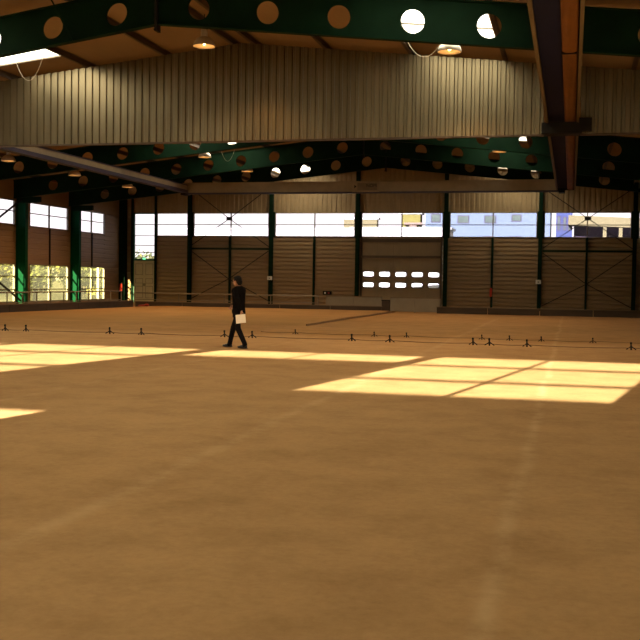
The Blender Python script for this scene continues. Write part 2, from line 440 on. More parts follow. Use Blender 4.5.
MB().box(D0, D1, YB-.10, YB-.01, 4.36, 4.58).build('door_header', M['purlin'], d2)

# left wall
wl = MB()
def ribs_X(mb, y0, y1, z0, z1, x, per=.3, d=.03):
    n = max(1, round((z1-z0)/per)); p = (z1-z0)/n; prof = [(0, z0)]
    for i in range(n):
        zz = z0+i*p; prof += [(0, zz+p*.7), (d, zz+p*.8), (d, zz+p*.92), (0, zz+p)]
    poly = prof+[(.1, z1), (.1, z0)]
    mb.prism(poly, lambda u, v, w: (x-u, w, v), y0, y1)
LW = [(-6.9*k+52.3) for k in range(9)]  # frame lines, going back toward the camera
lwin = []
yl = [52.3+6.9*k for k in range(-9, 3)]
edges = []
for i in range(len(yl)-1):
    a, b = max(yl[i], YN)+1.15 if yl[i] > YN else YN+1, yl[i+1]-.45
    if i == len(yl)-2: a, b = 59.5, 63.3
    if i == len(yl)-3: b = 58.15
    edges.append((a, b))
ya = YN
LZ = (.2, 2.45, 4.66, 6.12)
for a, b in edges:
    ribs_X(wl, ya, a, 0, LZ[3], XL); ribs_X(wl, a, b, 0, LZ[0], XL); ribs_X(wl, a, b, LZ[1], LZ[2], XL); ya = b
ribs_X(wl, ya, YB, 0, LZ[3], XL)
wl.box(XL-.1, XL, YN, YB, LZ[3], roofz(XL))
struct(wl.build('wall_left', M['cassette']))
nn = 10
for a, b in edges:
    nn += 1; window(nn, 'X', XL-.03, a, b, LZ[2], LZ[3], 2, 2, fw=.06, midbars=[LZ[2]+.80])
    nn += 1; window(nn, 'X', XL-.03, a, b, LZ[0], LZ[1], 2, 3, fw=.06, midbars=[.95, 1.72], hazy=True)
# right wall (outside the frame, closes the hall)
wr = MB().box(XR, XR+.1, YN, YB, 0, roofz(XR)); struct(wr.build('wall_right', M['frontwall']))

# near end wall behind the camera, with its high windows
NW = [(-29.35, -24.45), (-24.1, -19.2), (-18.8, -13.92), (-13.42, -8.5), (-8.16, -3.33), (-2.9, 1.9), (2.4, 7.2)]
wf = MB(); za, zb = 4.69, 6.33
wf.box(XL, XR, YN-.1, YN, 0, 3.76)
wf.box(XL, -13.3, YN-.1, YN, 3.76, 4.0); wf.box(-9.8, XR, YN-.1, YN, 3.76, 4.0)
wf.box(XL, XR, YN-.1, YN, 4.0, za)
xa = XL
for a, b in NW:
    wf.box(xa, a, YN-.1, YN, za, zb); xa = b
wf.box(xa, XR, YN-.1, YN, za, zb)
wf.box(-13.42, -8.5, YN-.1, YN, za, 5.88)
for a, b in ((XL, RX), (RX, XR)):
    wf.add([(a,YN-.1,zb),(b,YN-.1,zb),(b,YN,zb),(a,YN,zb),(a,YN-.1,roofz(a)),(b,YN-.1,roofz(b)),(b,YN,roofz(b)),(a,YN,roofz(a))],
           [(0,3,2,1),(4,5,6,7),(0,1,5,4),(1,2,6,5),(2,3,7,6),(3,0,4,7)])
struct(wf.build('wall_front', M['frontwall']))
for i, (a, b) in enumerate(NW):
    z = 5.88 if i == 3 else za
    window(31+i, 'Y', YN-.05, a, b, z, zb, 2, 1 if i == 3 else 3, fw=.03, bar=.07, midbars=None if i == 3 else [za+.50, za+1.13])

# ------------------------------------------------------------------ suspended corrugated partition
PY, PB = 31.6, 6.3
pt = MB(); top = lambda x: roofz(x, 9.5)
corr_Y(pt, XL, RX, PY, top, PB, per=.262, d=.05)
corr_Y(pt, RX, -.92, PY, top, PB, per=.262, d=.05)
corr_Y(pt, -.92, .17, PY, top, 7.26, per=.262, d=.05)
corr_Y(pt, .17, XR, PY, top, PB, per=.262, d=.05)
p = struct(pt.build('wall_partition', M['corr']))
tr = MB(); tr.box(XL, -.92, PY-.02, PY+.16, PB-.05, PB); tr.box(.17, XR, PY-.02, PY+.16, PB-.05, PB)
struct(tr.build('trim_1', M['purlin']))

# ------------------------------------------------------------------ cellular roof beams
ordn = ['nearest', 'hidden', 'third', 'fourth', 'fifth', 'farthest']
def roof_beam(y, label, SLL=SL, dz=0):
    t = thing('roof_beam', label, 'roof beam', (RX, y, 8.38), 'cellular steel roof beams')
    tw = .02
    for sgn in (-1, 1):
        ex = (RX-XL-.02) if sgn < 0 else (XR-.02-RX)
        web = MB(); x = .22
        fnw = lambda u, v, w: (RX+sgn*u, w, v-(SLL if sgn < 0 else SL)*u+dz)
        zb_, zt_ = 8.38, 9.39; zc = 8.85
        web.box(0, 0, 0, 0, 0, 0) if False else None
        web.prism([(0, zb_), (.22, zb_), (.22, zt_), (0, zt_)], fnw, y-tw, y+tw)
        kk = 0
        while x+1.87 < ex:
            holed(web, sq(x, x+1.87, zb_, zt_), roundhole(x+.935, zc, .295, .295, .295, 32), fnw, y-tw, y+tw)
            x += 1.87; kk += 1
        web.prism([(x, zb_), (ex, zb_), (ex, zt_), (x, zt_)], fnw, y-tw, y+tw)
        web.build('web', M['green'], t)
        for za_, h in ((zb_-.02, .03), (zt_, .03)):
            f = MB(); f.prism([(0, za_), (ex, za_), (ex, za_+h), (0, za_+h)], fnw, y-.11, y+.11)
            f.build('flange', M['green'], t)
    pl = MB().box(RX-.035, RX-.005, y-.13, y+.13, 8.18, 9.44).box(RX+.005, RX+.035, y-.13, y+.13, 8.18, 9.44)
    for z in (8.23, 8.5, 8.9, 9.3): pl.tube([(RX-.07, y-.08, z), (RX+.07, y-.08, z)], .018, 6)
    pl.build('apex_plate', M['dark'], t)
    return t
labs = {24.7: 'dark green cellular steel beam with round holes, nearest and topmost in view',
        38.5: 'dark green cellular roof beam hidden just behind the corrugated partition',
        44.9: 'dark green cellular roof beam, first one visible below the corrugated partition',
        51.7: 'green cellular roof beam, middle of the three seen below the partition',
        58.2: 'green cellular roof beam, farthest and lowest of the three below the partition'}
for y in (24.7, 44.9, 51.7, 58.2): roof_beam(y, labs[y],   .14 if y == 24.7 else SL, .05 if y > 58 else 0)

# purlins
offs = [.35, 2.8, 5.6, 8.55, 10.6, 12.4, 14.8, 17.2, 19.6]
words = ['first', 'second', 'third', 'fourth', 'fifth', 'sixth', 'seventh', 'eighth', 'ninth']
for sgn in (-1, 1):
    for i, d in enumerate(offs):
        x = RX+sgn*d; z = roofz(x)
        m = MB(); m.box(x-.05, x+.05, 15, YB, z-.2, z-.185); m.box(x-.05, x+.05, 15, YB, z-.012, z-.0); m.box(x-.01, x+.01, 15, YB, z-.2, z)
        side = 'left' if sgn < 0 else 'right'
        tag(m.build('roof_purlin', M['purlin']), 'brown steel roof purlin running lengthwise, %s one %s of the ridge' % (words[i], side), 'purlin', 'roof purlins')

# sloping brace rod crossing the nearest beam
m = MB(); m.tube([(-13.75, 24.5, 9.25), (-13.05, 24.5, 8.0)], .02, 6)
tag(m.build('brace_rod', M['green']), 'thin green rod slanting across the nearest roof beam at the upper left', 'rod')

# ------------------------------------------------------------------ steel columns
def icol_back(x, label):
    m = MB(); y = YB
    t = thing('steel_column', label, 'column', (x, y-.3, 0), 'green steel columns along the back wall')
    zt = roofz(x)-.02
    m.box(x-.12, x+.12, y-.34, y-.32, 0, zt); m.box(x-.12, x+.12, y-.04, y-.02, 0, zt); m.box(x-.01, x+.01, y-.32, y-.04, 0, zt)
    m.build('shaft', M['green'], t)
    MB().box(x-.2, x+.2, y-.42, y-.01, 0, .03).build('base_plate', M['dark'], t)
    m = MB().box(x-.22, x+.22, y-.02, y-.001, WS-.05, WT+.05); m.build('window_post', M['green'], t)
    return t
cl = ['dark green column on the back wall, between the narrow and first wide window',
      'dark green column on the back wall behind and right of the walking man',
      'dark green column at the left side of the sectional door',
      'dark green column at the right side of the sectional door',
      'dark green column on the back wall seen just left of the far right cross brace',
      'dark green column on the back wall at the right edge of the picture']
for x, l in zip(colsX, cl): icol_back(x, l)
def midpost(x, z1, label):
    m = MB(); m.box(x-.07, x+.07, YB-.16, YB-.01, 0, z1)
    t = tag(m.build('wall_post', M['green']), label, 'post', 'slim green wall posts between columns')
midpost(-23.0, WS, 'slim green wall post behind the walking man, below the window mullion')
midpost(-16.97, WS, 'slim green wall post midway between the walking man and the sectional door')
midpost(-5.0, WS, 'slim green wall post right of the sectional door, red extinguisher near its foot')
midpost(.93, WS, 'slim green wall post in the middle of the far right braced bay')
MB_ = MB(); MB_.box(-28.62, -28.48, YB-.16, YB-.01, 0, roofz(-28.5)-.02)
tag(MB_.build('wall_post', M['green']), 'slim green wall post just right of the glazed door strip', 'post', 'slim green wall posts between columns')
MB_ = MB(); MB_.box(-30.4, -30.26, YB-.16, YB-.01, 0, roofz(-30.3)-.02)
tag(MB_.build('wall_post', M['green']), 'slim green wall post just left of the glazed door strip', 'post', 'slim green wall posts between columns')

def lcol(y, label):
    t = thing('steel_column', label, 'column', (XL+.3, y, 0), 'green steel columns along the left wall')
    zt = 5.95
    m = MB(); m.box(XL+.01, XL+.035, y-.15, y+.15, 0, zt); m.box(XL+.585, XL+.61, y-.15, y+.15, 0, zt); m.box(XL+.035, XL+.585, y-.012, y+.012, 0, zt)
    m.build('shaft', M['colgreen'], t)
    for z in (2.5, 4.5): MB().box(XL+.035, XL+.585, y-.14, y+.14, z-.01, z+.01).build('stiffener_plate', M['colgreen'], t)
    MB().box(XL+.0, XL+.7, y-.22, y+.22, 0, .03).build('base_plate', M['dark'], t)
    k = MB(); k.prism([(XL+.01, 5.95), (XL+.62, 5.95), (XL+1.5, 6.0), (XL+1.5, 6.3), (XL+.01, 6.3)], lambda u, v, w: (u, w, v), y-.1, y+.1)
    k.build('haunch', M['green'], t)
lcol(52.1, 'green steel column on the left wall, leftmost, lower part in sunlight')
lcol(58.6, 'green steel column on the left wall, between the two farther window pairs')
m = MB(); m.box(XL+.01, XL+.45, YB-.45, YB-.42, 0, 7.3); m.box(XL+.01, XL+.45, YB-.06, YB-.03, 0, 7.3); m.box(XL+.2, XL+.23, YB-.42, YB-.06, 0, 7.3)
tag(m.build('steel_column', M['green']), 'dark green steel column standing in the far left corner', 'column')
for yc, lab in ((45.4, None),):
    pass
# slim mullion posts on the left wall between the window bands
for (a, b), l in ((edges[-2], 'thin dark post between window bands, on the left wall between the two columns'), (edges[-1], 'thin dark post between window bands, on the left wall near the far corner')):
    yc = (a+b)/2; m = MB().box(XL+.0, XL+.06, yc-.06, yc+.06, LZ[1], LZ[2])
    tag(m.build('wall_post', M['dark']), l, 'post', 'thin posts on the left wall')

# ------------------------------------------------------------------ cross bracing
def bracing(name_label, x0, x1, y, levels, node, group):
    cx = (x0+x1)/2
    t = thing('cross_brace', name_label, 'brace', (cx, y, 0), group)
    for zlo, zhi, zn in levels:
        for xa, xb, z0_, z1_ in ((x0, cx, zlo, zn), (x0, cx, zhi, zn), (x1, cx, zlo, zn), (x1, cx, zhi, zn)):
            MB().tube([(xa, y, z0_), (xb, y, z1_)], .028, 6).build('rod', M['dark'], t)
    MB().box(cx-.2, cx+.2, y-.04, y+.04, node-.12, node+.12).build('node_plate', M['dark'], t)
    MB().box(x0, x1, y-.05, y+.05, 3.76, 3.90).build('strut', M['green'], t)
bracing('thin dark cross bracing on the back wall behind the walking man', -25.8, -20.1, YB-.42, [(4.0, 8.0, 5.9), (.3, 3.7, 1.75)], 5.9, 'cross braces on the back wall')
bracing('thin dark cross bracing across the far right window of the back wall', -1.8, 3.7, YB-.42, [(4.0, 7.8, 5.9), (.3, 3.7, 1.75)], 5.9, 'cross braces on the back wall')
t = thing('cross_brace', 'dark diagonal brace bars across the leftmost windows', 'brace', (XL+.35, 49, 0))
for p0, p1 in (((XL+.35, 51.9, 6.1), (XL+.35, 45.6, 2.9)), ((XL+.35, 51.9, .3), (XL+.35, 45.6, 3.3))):
    MB().tube([p0, p1], .06, 8).build('brace_bar', M['dark'], t)

# ------------------------------------------------------------------ crane runway girders and bridge
def ibeam_Y(mb, x, y0, y1, zb_, zt_, w=.3, t=.03):
    mb.box(x-w/2, x+w/2, y0, y1, zb_, zb_+t); mb.box(x-w/2, x+w/2, y0, y1, zt_-t, zt_); mb.box(x-.012, x+.012, y0, y1, zb_+t, zt_-t)
g = thing('crane_girder', 'beige crane runway girder running back at the left under the roof', 'girder', (-21.4, 43, 6.6), 'crane runway girders')
m = MB(); m.box(-21.6, -21.37, 31.9, 53.7, 6.76, 7.02); m.build('web', M['girder'], g)
MB().box(-21.7, -21.3, 31.9, 53.7, 6.6, 6.76).build('bottom_flange', M['girder_dark'], g)
MB().box(-21.66, -21.32, 31.9, 53.7, 7.02, 7.06).build('top_flange', M['girder_dark'], g)
for y in (44.9, 51.7): MB().box(-21.55, -21.42, y-.09, y+.09, 7.06, roofz(-21.5, 8.26)).build('hanger', M['dark'], g) 
g = thing('crane_girder', 'wide girder with blue sky sheen and orange floor glow painted underneath, running overhead at the right', 'girder', (-.37, 25, 6.6), 'crane runway girders')
Y0g, Y1g = 10.0, 53.7
MB().box(-.78, -.31, Y0g, Y1g, 6.70, 6.74).build('blue_sheen_plate', M['blue_sheen_plate'], g)
prev = Y0g
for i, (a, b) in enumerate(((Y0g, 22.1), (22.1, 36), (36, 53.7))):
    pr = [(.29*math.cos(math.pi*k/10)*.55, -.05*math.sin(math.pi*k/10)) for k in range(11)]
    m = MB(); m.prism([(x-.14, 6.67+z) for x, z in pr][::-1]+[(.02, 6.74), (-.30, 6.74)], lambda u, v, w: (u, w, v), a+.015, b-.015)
    m.build('orange_glow_plate', M['orange_glow_plate'], g)
MB().box(-.31, -.03+.04, 22.085, 22.13, 6.6, 6.68).build('joint_strip', M['dark'], g)
MB().box(-.86, -.78, Y0g, Y1g, 6.6, 7.05).build('side_plate', M['lip'], g)
MB().box(.05, .12, Y0g, Y1g, 6.6, 7.05).build('side_plate', M['lip'], g)
MB().box(-.86, .12, Y0g, Y1g, 7.01, 7.05).build('top_plate', M['dark'], g)
MB().box(-.86, .12, Y1g-.05, Y1g, 6.6, 7.05).build('end_plate', M['dark'], g)
m = MB().box(-.98, .22, 31.35, 31.58, 6.3, 6.62).box(.12, .50, 31.4, 31.58, 6.35, 6.75).box(-.92, .17, 31.4, 31.95, 6.28, 6.36)
m.build('support_bracket', M['dark'], g)
b = thing('crane_bridge', 'beige overhead crane bridge beam spanning left to right before the back wall', 'crane', (-11, 54, 6.55))
MB().box(-21.7, -.55, 53.9, 54.15, 6.62, 7.16).build('web', M['girder'], b)
MB().box(-21.7, -.55, 53.84, 54.21, 6.55, 6.62).build('bottom_flange', M['girder_dark'], b)
MB().box(-21.7, -.55, 53.86, 54.19, 7.16, 7.2).build('top_flange', M['girder'], b)
for x in (-21.75, -.72): MB().box(x, x+.3, 53.7, 54.5, 6.5, 7.0).build('end_carriage', M['dark'], b)
s = MB().box(-11.75, -10.25, 53.78, 53.84, 6.60, 7.16).build('capacity_plate', M['girder'], b); 
MB().box(-11.45, -10.35, 53.75, 53.78, 6.68, 7.08).build('plate_face', M['capwood'], s)
def text(txt, size, loc, m, parent, name='lettering'):
    cu = bpy.data.curves.new(name, 'FONT'); cu.body = txt; cu.size = size; cu.extrude = .004
    o = bpy.data.objects.new(name, cu); COL.objects.link(o)
    me = bpy.data.meshes.new_from_object(o.evaluated_get(bpy.context.evaluated_depsgraph_get())); bpy.data.objects.remove(o)
    o = bpy.data.objects.new(name, me); COL.objects.link(o); me.materials.append(m)
    o.rotation_euler = (R(90), 0, 0); o.location = loc
    o.parent = parent; o.matrix_parent_inverse = Matrix.Translation(-parent.location) if parent.location.length else Matrix()
    return o
text('NOM', .24, (-10.95, 53.74, 6.86), M['dark'], s)
MB().prism([(-11.62, 6.98), (-11.62, 6.80), (-11.50, 6.89)], lambda u, v, w: (u, w, v), 53.74, 53.77).build('arrow_mark', M['dark'], s)

# ------------------------------------------------------------------ high bay lamps
def make_lamp():
    t = thing('high_bay_lamp', '', 'lamp', (0, 0, 0), 'bell shaped high bay lamps', local=True)
    sh = MB(); prof = [(.33, 0), (.325, .05), (.29, .14), (.22, .22), (.13, .27), (.09, .29), (.085, .29), (.12, .262), (.21, .21), (.28, .135), (.315, .05), (.32, 0), (.33, 0)]
    sh.lathe(prof, (0, 0, 0), 28); sh.build('lamp_shade', M['lampshell'], t, smooth=True)
    MB().lathe([(.001, .52), (.09, .52), (.1, .5), (.1, .3), (.09, .28), (.001, .28)], (0, 0, 0), 20).build('ballast_housing', M['lampshell'], t, smooth=True)
    MB().sphere((0, 0, .13), (.05, .05, .09)).build('bulb', M['bulb'], t, smooth=True)
    MB().tube([(0, 0, .52), (0, 0, .95)], .012, 6).build('suspension_rod', M['dark'], t)
    return t
lamps = [(-10.72, 28.2, 8.60, 'high bay lamp with orange glow, hanging before the corrugated wall left of centre'),
         (-3.37, 27.6, 8.0, 'bell shaped high bay lamp at upper right with bright bulb showing'),
         (-25.5, 41.8, 7.05, 'lit high bay lamp at the far left edge just below the partition'),
         (-25.5, 48.2, 7.05, 'lit high bay lamp above the left wall windows, middle of three below the left girder'),
         (-25.5, 54.7, 7.05, 'lit high bay lamp below the left girder, farthest back of three'),
         (-18.0, 47.6, 7.82, 'white topped high bay lamp just below the partition, right of the left girder'),
         (-18.0, 54.4, 7.85, 'small orange glowing lamp above the crane bridge, left of centre'),
         (-10.8, 47.9, 8.62, 'orange glowing lamp tucked under the partition edge at the ridge'),
         (-3.4, 47.8, 7.88, 'orange glowing lamp under the partition between centre and right girder')]
proto = make_lamp()
for i, (x, y, z, lab) in enumerate(lamps):
    o = proto if i == 0 else copy_tree(proto)
    o.location = (x, y, z); o['label'] = lab
    L = bpy.data.lights.new('lamp_light', 'SPOT'); L.energy = 260; L.color = (1, .5, .15); L.shadow_soft_size = .06; L.spot_size = R(150); L.spot_blend = .6
    lo = bpy.data.objects.new('lamp_light', L); COL.objects.link(lo); lo.location = (0, 0, -.0); lo.parent = o
# loose cables
def cable(pts, label):
    P = []
    a, m_, b = pts
    for k in range(17):
        u = k/16; x = a[0]+(b[0]-a[0])*u; y = a[1]+(b[1]-a[1])*u
        z = a[2]+(b[2]-a[2])*u - (4*u*(1-u))*((a[2]+b[2])/2-m_)
        P.append((x, y, z))
    tag(MB().tube(P, .010, 6).build('hanging_cable', M['cable']), label, 'cable', 'loose cables below the roof')
cable([(-16.85, 28, 8.4), 7.75, (-15.9, 28, 8.45)], 'pale cable hanging in a loop below the upper left skylight')
cable([(-4.75, 28, 8.75), 7.95, (-3.55, 27.6, 8.35)], 'pale cable hanging in a loop left of the upper right lamp')
cable([(-17.1, 47.5, 8.15), 7.6, (-16.35, 47.5, 8.3)], 'pale cable loop beside the white topped lamp under the partition')

# ------------------------------------------------------------------ kerb boards, railing, barrier
def kerb(p0, p1, label, mk=.35):
    a = Vector((*p0, 0)); b_ = Vector((*p1, 0)); d = (b_-a); L = d.length; d.normalize(); nrm = Vector((-d.y, d.x, 0))
    t = thing('kerb_board', label, 'kerb', tuple((a+b_)/2), 'low dark kerb boards around the court')
    def pr(s0, s1, w0, w1, z0, z1, name, mt):
        q = [a+d*s0+nrm*w0, a+d*s1+nrm*w0, a+d*s1+nrm*w1, a+d*s0+nrm*w1]
        m = MB(); m.add([(v.x, v.y, z0) for v in q]+[(v.x, v.y, z1) for v in q], [(0,3,2,1),(4,5,6,7),(0,1,5,4),(1,2,6,5),(2,3,7,6),(3,0,4,7)])
        m.build(name, M[mt], t)
    n = max(1, round(L/3)); s = L/n
    for i in range(n): pr(i*s+.015, (i+1)*s-.015, 0, .06, 0, mk, 'board', 'kerb')
    pr(0, L, -.03, .12, mk, mk+.04, 'cap', 'capwood')
kerb((-26.0, 36), (-25.2, 55.0), 'dark low kerb board with pale cap along the left side of the court')
kerb((-25.2, 55.2), (-10.3, 55.5), 'dark low kerb board at the back of the court, left of the sectional door', .30)
kerb((-7.2, 55.4), (9.6, 55.6), 'dark low kerb board at the back of the court, right half', .34)
def railing(p0, p1, label, step, z=.95, grp='tubular steel railings'):
    a = Vector((*p0, 0)); b_ = Vector((*p1, 0)); L = (b_-a).length; n = round(L/step)
    t = thing('railing', label, 'railing', tuple((a+b_)/2), grp)
    MB().tube([(a.x, a.y, z), (b_.x, b_.y, z)], .035, 8).build('top_rail', M['rail'], t)
    MB().tube([(a.x, a.y, .42), (b_.x, b_.y, .42)], .02, 8).build('bottom_rail', M['rail'], t)
    for i in range(n+1):
        q = a+(b_-a)*i/n; MB().tube([(q.x, q.y, 0), (q.x, q.y, z)], .032, 8).build('post', M['rail'], t)
railing((-26.6, 38), (-25.9, 54.8), 'grey tubular railing with posts, in front of the left wall windows', 1.25, .92)
railing((-25.7, 56.2), (-14.2, 56.3), 'thin grey railing low in front of the back wall, behind the walking man', 2.8, .82)
for x0, x1, y, l in ((-13.9, -10.6, 57.0, 'grey barrier boards in front of the sectional door, left of the dark box'),
                     (-9.9, -7.1, 56.0, 'grey barrier boards in front of the sectional door, right of the dark box')):
    t = thing('barrier', l, 'barrier', ((x0+x1)/2, y, 0), 'grey barriers in front of the sectional door')
    w = (x1-x0)/2
    for i in range(2): MB().box(x0+i*w+.01, x0+(i+1)*w-.01, y, y+.05, .04, .80).build('panel', M['barrier'], t)
    MB().box(x0, x1, y-.03, y+.08, .80, .85).build('top_rail', M['capwood'], t)
    for i in range(3): MB().box(x0+i*w-.03, x0+i*w+.03, y+.05, y+.12, 0, .80).build('post', M['rail'], t)
# boxes and small things by the wall
t = thing('storage_box', 'small dark red box standing before the sectional door between the barriers', 'box', (-10.15, 56.0, 0))
MB().box(-10.4, -9.95, 56.0, 56.4, 0, .62).build('body', M['kerb'], t, bevel=.01); MB().box(-10.42, -9.93, 55.98, 56.42, .62, .68).build('lid', M['dark'], t)
t = thing('wall_socket_box', 'small dark box fixed low on the back wall left of the sectional door', 'box', (-16.0, YB-.1, .78))
MB().box(-16.3, -15.72, YB-.16, YB, .78, 1.02).build('housing', M['dark'], t); MB().box(-16.2, -16.08, YB-.18, YB-.16, .85, .95).build('socket', M['white'], t); MB().box(-15.95, -15.83, YB-.18, YB-.16, .85, .95).build('socket', M['red'], t)
for x, l in ((-20.0, 'small white box on the green column behind the walking man'), (-2.02, 'small white box on the green column left of the far right bracing')):
    t = thing('control_box', l, 'box', (x, YB-.4, 1.6), 'white boxes on columns')
    MB().box(x-.17, x+.17, YB-.46, YB-.345, 1.72, 1.98).build('housing', M['white'], t, bevel=.01); MB().box(x-.05, x+.05, YB-.475, YB-.46, 1.8, 1.88).build('switch', M['frame'], t)
def extinguisher(x, y, z, l):
    t = thing('fire_extinguisher', l, 'fire extinguisher', (x, y, z), 'red fire extinguishers')
    MB().lathe([(.001, 0), (.085, 0), (.09, .02), (.09, .46), (.07, .53), (.035, .57), (.001, .57)], (x, y, z), 18).build('cylinder', M['red'], t, smooth=True)
    MB().lathe([(.001, .56), (.03, .56), (.03, .63), (.001, .63)], (x, y, z), 12).box(x-.02, x+.09, y-.02, y+.02, z+.62, z+.65).build('valve', M['dark'], t)
    MB().tube([(x+.05, y, z+.6), (x+.12, y, z+.5), (x+.115, y, z+.2)], .012, 6).build('hose', M['dark'], t)
extinguisher(-5.03, YB-.27, .85, 'red fire extinguisher on the slim post right of the sectional door')
extinguisher(XL+.55, 65.0-.2, .75, 'red fire extinguisher in the far left corner beside the corner column')
m = MB(); m.sphere((-23.1, 51.6, .19), (.28, .14, .05)); m.sphere((-22.85, 51.6, .22), (.15, .12, .08))
tag(m.build('cloth_bundle', M['redcloth'], smooth=True), 'small red cloth bundle lying on the court near the left kerb', 'cloth')

# ------------------------------------------------------------------ raised sand bed with plank edge
def bed():
    m = MB(); x0, x1, y0, y1, h = -25.1, -9.65, 36.4, 55.1, .09
    n = 24; vs = []; fs = []
    for i in range(n+1):
        for j in range(n+1):
            u, v = i/n, j/n
            x = x0+(x1-x0)*u; y = y0-3.0*(1-v)**6*0+(y1-y0)*v
            e = min(1, v*3.2)*min(1, u*10)
            vs.append((x, y, .004+h*(e**.7)+.006*math.sin(x*2.1+y)*(1 if e > .5 else 0)))
    for i in range(n):
        for j in range(n): fs.append((i*(n+1)+j, (i+1)*(n+1)+j, (i+1)*(n+1)+j+1, i*(n+1)+j+1))
    m.add(vs, fs); o = m.build('sand_bed', M['sand'], smooth=True)
    tag(o, 'slightly raised brown sand bed filling the left half of the court', 'sand bed')
bed()
m = MB(); m.box(-9.64, -9.60, 36.4, 55.9, 0, .075)
tag(m.build('edge_plank', M['plank']), 'long low plank edging the right side of the raised sand bed', 'plank')

# ------------------------------------------------------------------ boundary strings on pegs
def string(pts, label):
    P = [];
    for i in range(len(pts)-1):
        a, b_ = pts[i], pts[i+1]
        for k in range(6):
            u = k/6; P.append((a[0]+(b_[0]-a[0])*u, a[1]+(b_[1]-a[1])*u, .055-.04*4*u*(1-u)*.6+.0))
    P.append((*pts[-1], .055))
    tag(MB().tube(P, .012, 6).build('boundary_cord', M['plank']), label, 'cord', 'boundary cords across the floor')
near = [(-19.5, 27.6), (-17.05, 27.8), (-16.36, 27.85), (-13.53, 27.85), (-12.5, 27.85), (-9.87, 27.9), (-9.03, 27.95), (-6.03, 27.9), (-4.91, 27.8), (-2.57, 27.7), (-2.12, 27.65), (-1.11, 27.6), (1.59, 27.6), (4.2, 27.6)]
far = [(-9.6, 30.6), (-8.45, 30.6), (-5.88, 30.5), (-4.87, 30.5), (-2.57, 30.5), (-1.74, 30.4), (-.81, 30.4), (.67, 30.4), (4.6, 30.3)]
string(near, 'thin dark cord held by pegs across the floor, just beyond the sunlit patches')
string(far, 'second thin cord across the floor, a little farther back than the first')
def make_peg():
    t = thing('floor_peg', '', 'peg', (0, 0, 0), 'dark floor pegs holding the cords', local=True)
    MB().tube([(0, 0, 0), (-.01, 0, .17)], .022, 6).build('stake', M['dark'], t)
    MB().tube([(-.13, 0, .01), (0, 0, .10)], .014, 6).build('leg', M['dark'], t)
    MB().tube([(.13, 0, .01), (0, 0, .10)], .014, 6).build('leg', M['dark'], t)
    MB().sphere((-.01, 0, .18), .032, 8, 6).build('knob', M['dark'], t)
    return t
peg = make_peg(); first = True
nl = ['at the left edge of the picture', 'second from the left edge', 'third from the left edge', 'fourth from the left edge', 'just left of the walking man', 'just right of the walking man', 'straight below the left side of the sectional door', 'just below the middle of the sectional door', 'above the left part of the right sun patch', 'right of the middle, paired closely with a left neighbour', 'above the middle of the right sun patch', 'near the right edge of the picture']
for (x, y), l in zip(near[1:13], nl):
    o = peg if first else copy_tree(peg); first = False
    o.location = (x, y, 0); o.rotation_euler.z = random.uniform(-.5, .5); o['label'] = 'dark peg on the near cord, '+l
fl = ['right of the walking man', 'below the sectional door, left one', 'below the sectional door, right one', 'first right of the door', 'second right of the door', 'third right of the door', 'rightmost on that cord']
for (x, y), l in zip(far[1:8], fl):
    o = copy_tree(peg); o.location = (x, y, 0); o.scale = (.75, .75, .75); o.rotation_euler.z = random.uniform(-.6, .6); o['label'] = 'small dark peg on the farther cord, '+l

# ------------------------------------------------------------------ the walking man
man = thing('person', 'man in a dark suit walking left across the floor holding white papers', 'person', (-8.0, 23.6, 0), local=True)
man.rotation_euler.z = R(160)
def blob(parts, name, m, parent, vox=.012, sm=6):
    """parts: capsules (p0, r0, p1, r1) or ellipsoids ('e', c, (rx,ry,rz)) fused into one continuous surface"""
    mb = MB()
    for p in parts:
        if p[0] == 'e': mb.sphere(p[1], p[2], 20, 14)
        else:
            a, ra, b_, rb = Vector(p[0]), p[1], Vector(p[2]), p[3]; sy = p[4] if len(p) > 4 else 1
            n = max(2, int((b_-a).length/.05))
            for k in range(n+1):
                u = k/n; c = a.lerp(b_, u); r = ra+(rb-ra)*u
                mb.sphere(c, (r, r*sy, r), 12, 8) if False else mb.sphere(c, (r, r*sy, min(r, r)), 14, 10)
    o = mb.build(name, m, parent, smooth=True)
    rm = o.modifiers.new('fuse', 'REMESH'); rm.mode = 'VOXEL'; rm.voxel_size = vox; rm.use_smooth_shade = True
    s = o.modifiers.new('smooth', 'SMOOTH'); s.factor = .5; s.iterations = sm
    return o
# local axes: +x forward (walking direction), +y the man's left (towards the camera), z up
hipL, hipR = (-.01, .09, .92), (.01, -.09, .92)
kneeF, ankF = (.22, -.09, .50), (.34, -.10, .10)     # right leg leads
kneeB, ankB = (-.08, .10, .50), (-.30, .10, .115)    # left leg trails
shL, shR = (-.02, .185, 1.43), (.0, -.185, 1.43)
elL, wrL = (-.20, .25, 1.16), (-.32, .27, .935)
elR, wrR = (.06, -.25, 1.15), (.30, -.20, 1.02)
ft = (-.20, .0, 0)
def hand(w, d, side, curl):
    """palm + four unequal fingers + thumb; d = pointing direction"""
    w = Vector(w); d = Vector(d).normalized(); y = Vector((0, side, 0)); 
    across = d.cross(y).normalized()      # across the palm
    P = [(tuple(w), .028, tuple(w+d*.085), .030)]
    for i, L in enumerate((.066, .078, .072, .056)):
        o_ = across*(-.030+.020*i); b0 = w+d*.085+o_; mid = b0+d*L*.55; tip = mid+(d*.6-y*curl).normalized()*L*.55
        P += [(tuple(b0), .0105, tuple(mid), .0100), (tuple(mid), .0100, tuple(tip), .0085)]
    t0 = w+d*.02-across*.028; t1 = t0+(d*.6-across*.8).normalized()*.035; t2 = t1+d*.035-y*.008
    P += [(tuple(t0), .013, tuple(t1), .0115), (tuple(t1), .0115, tuple(t2), .009)]
    return P
hc = Vector((.045, .0, 1.665))
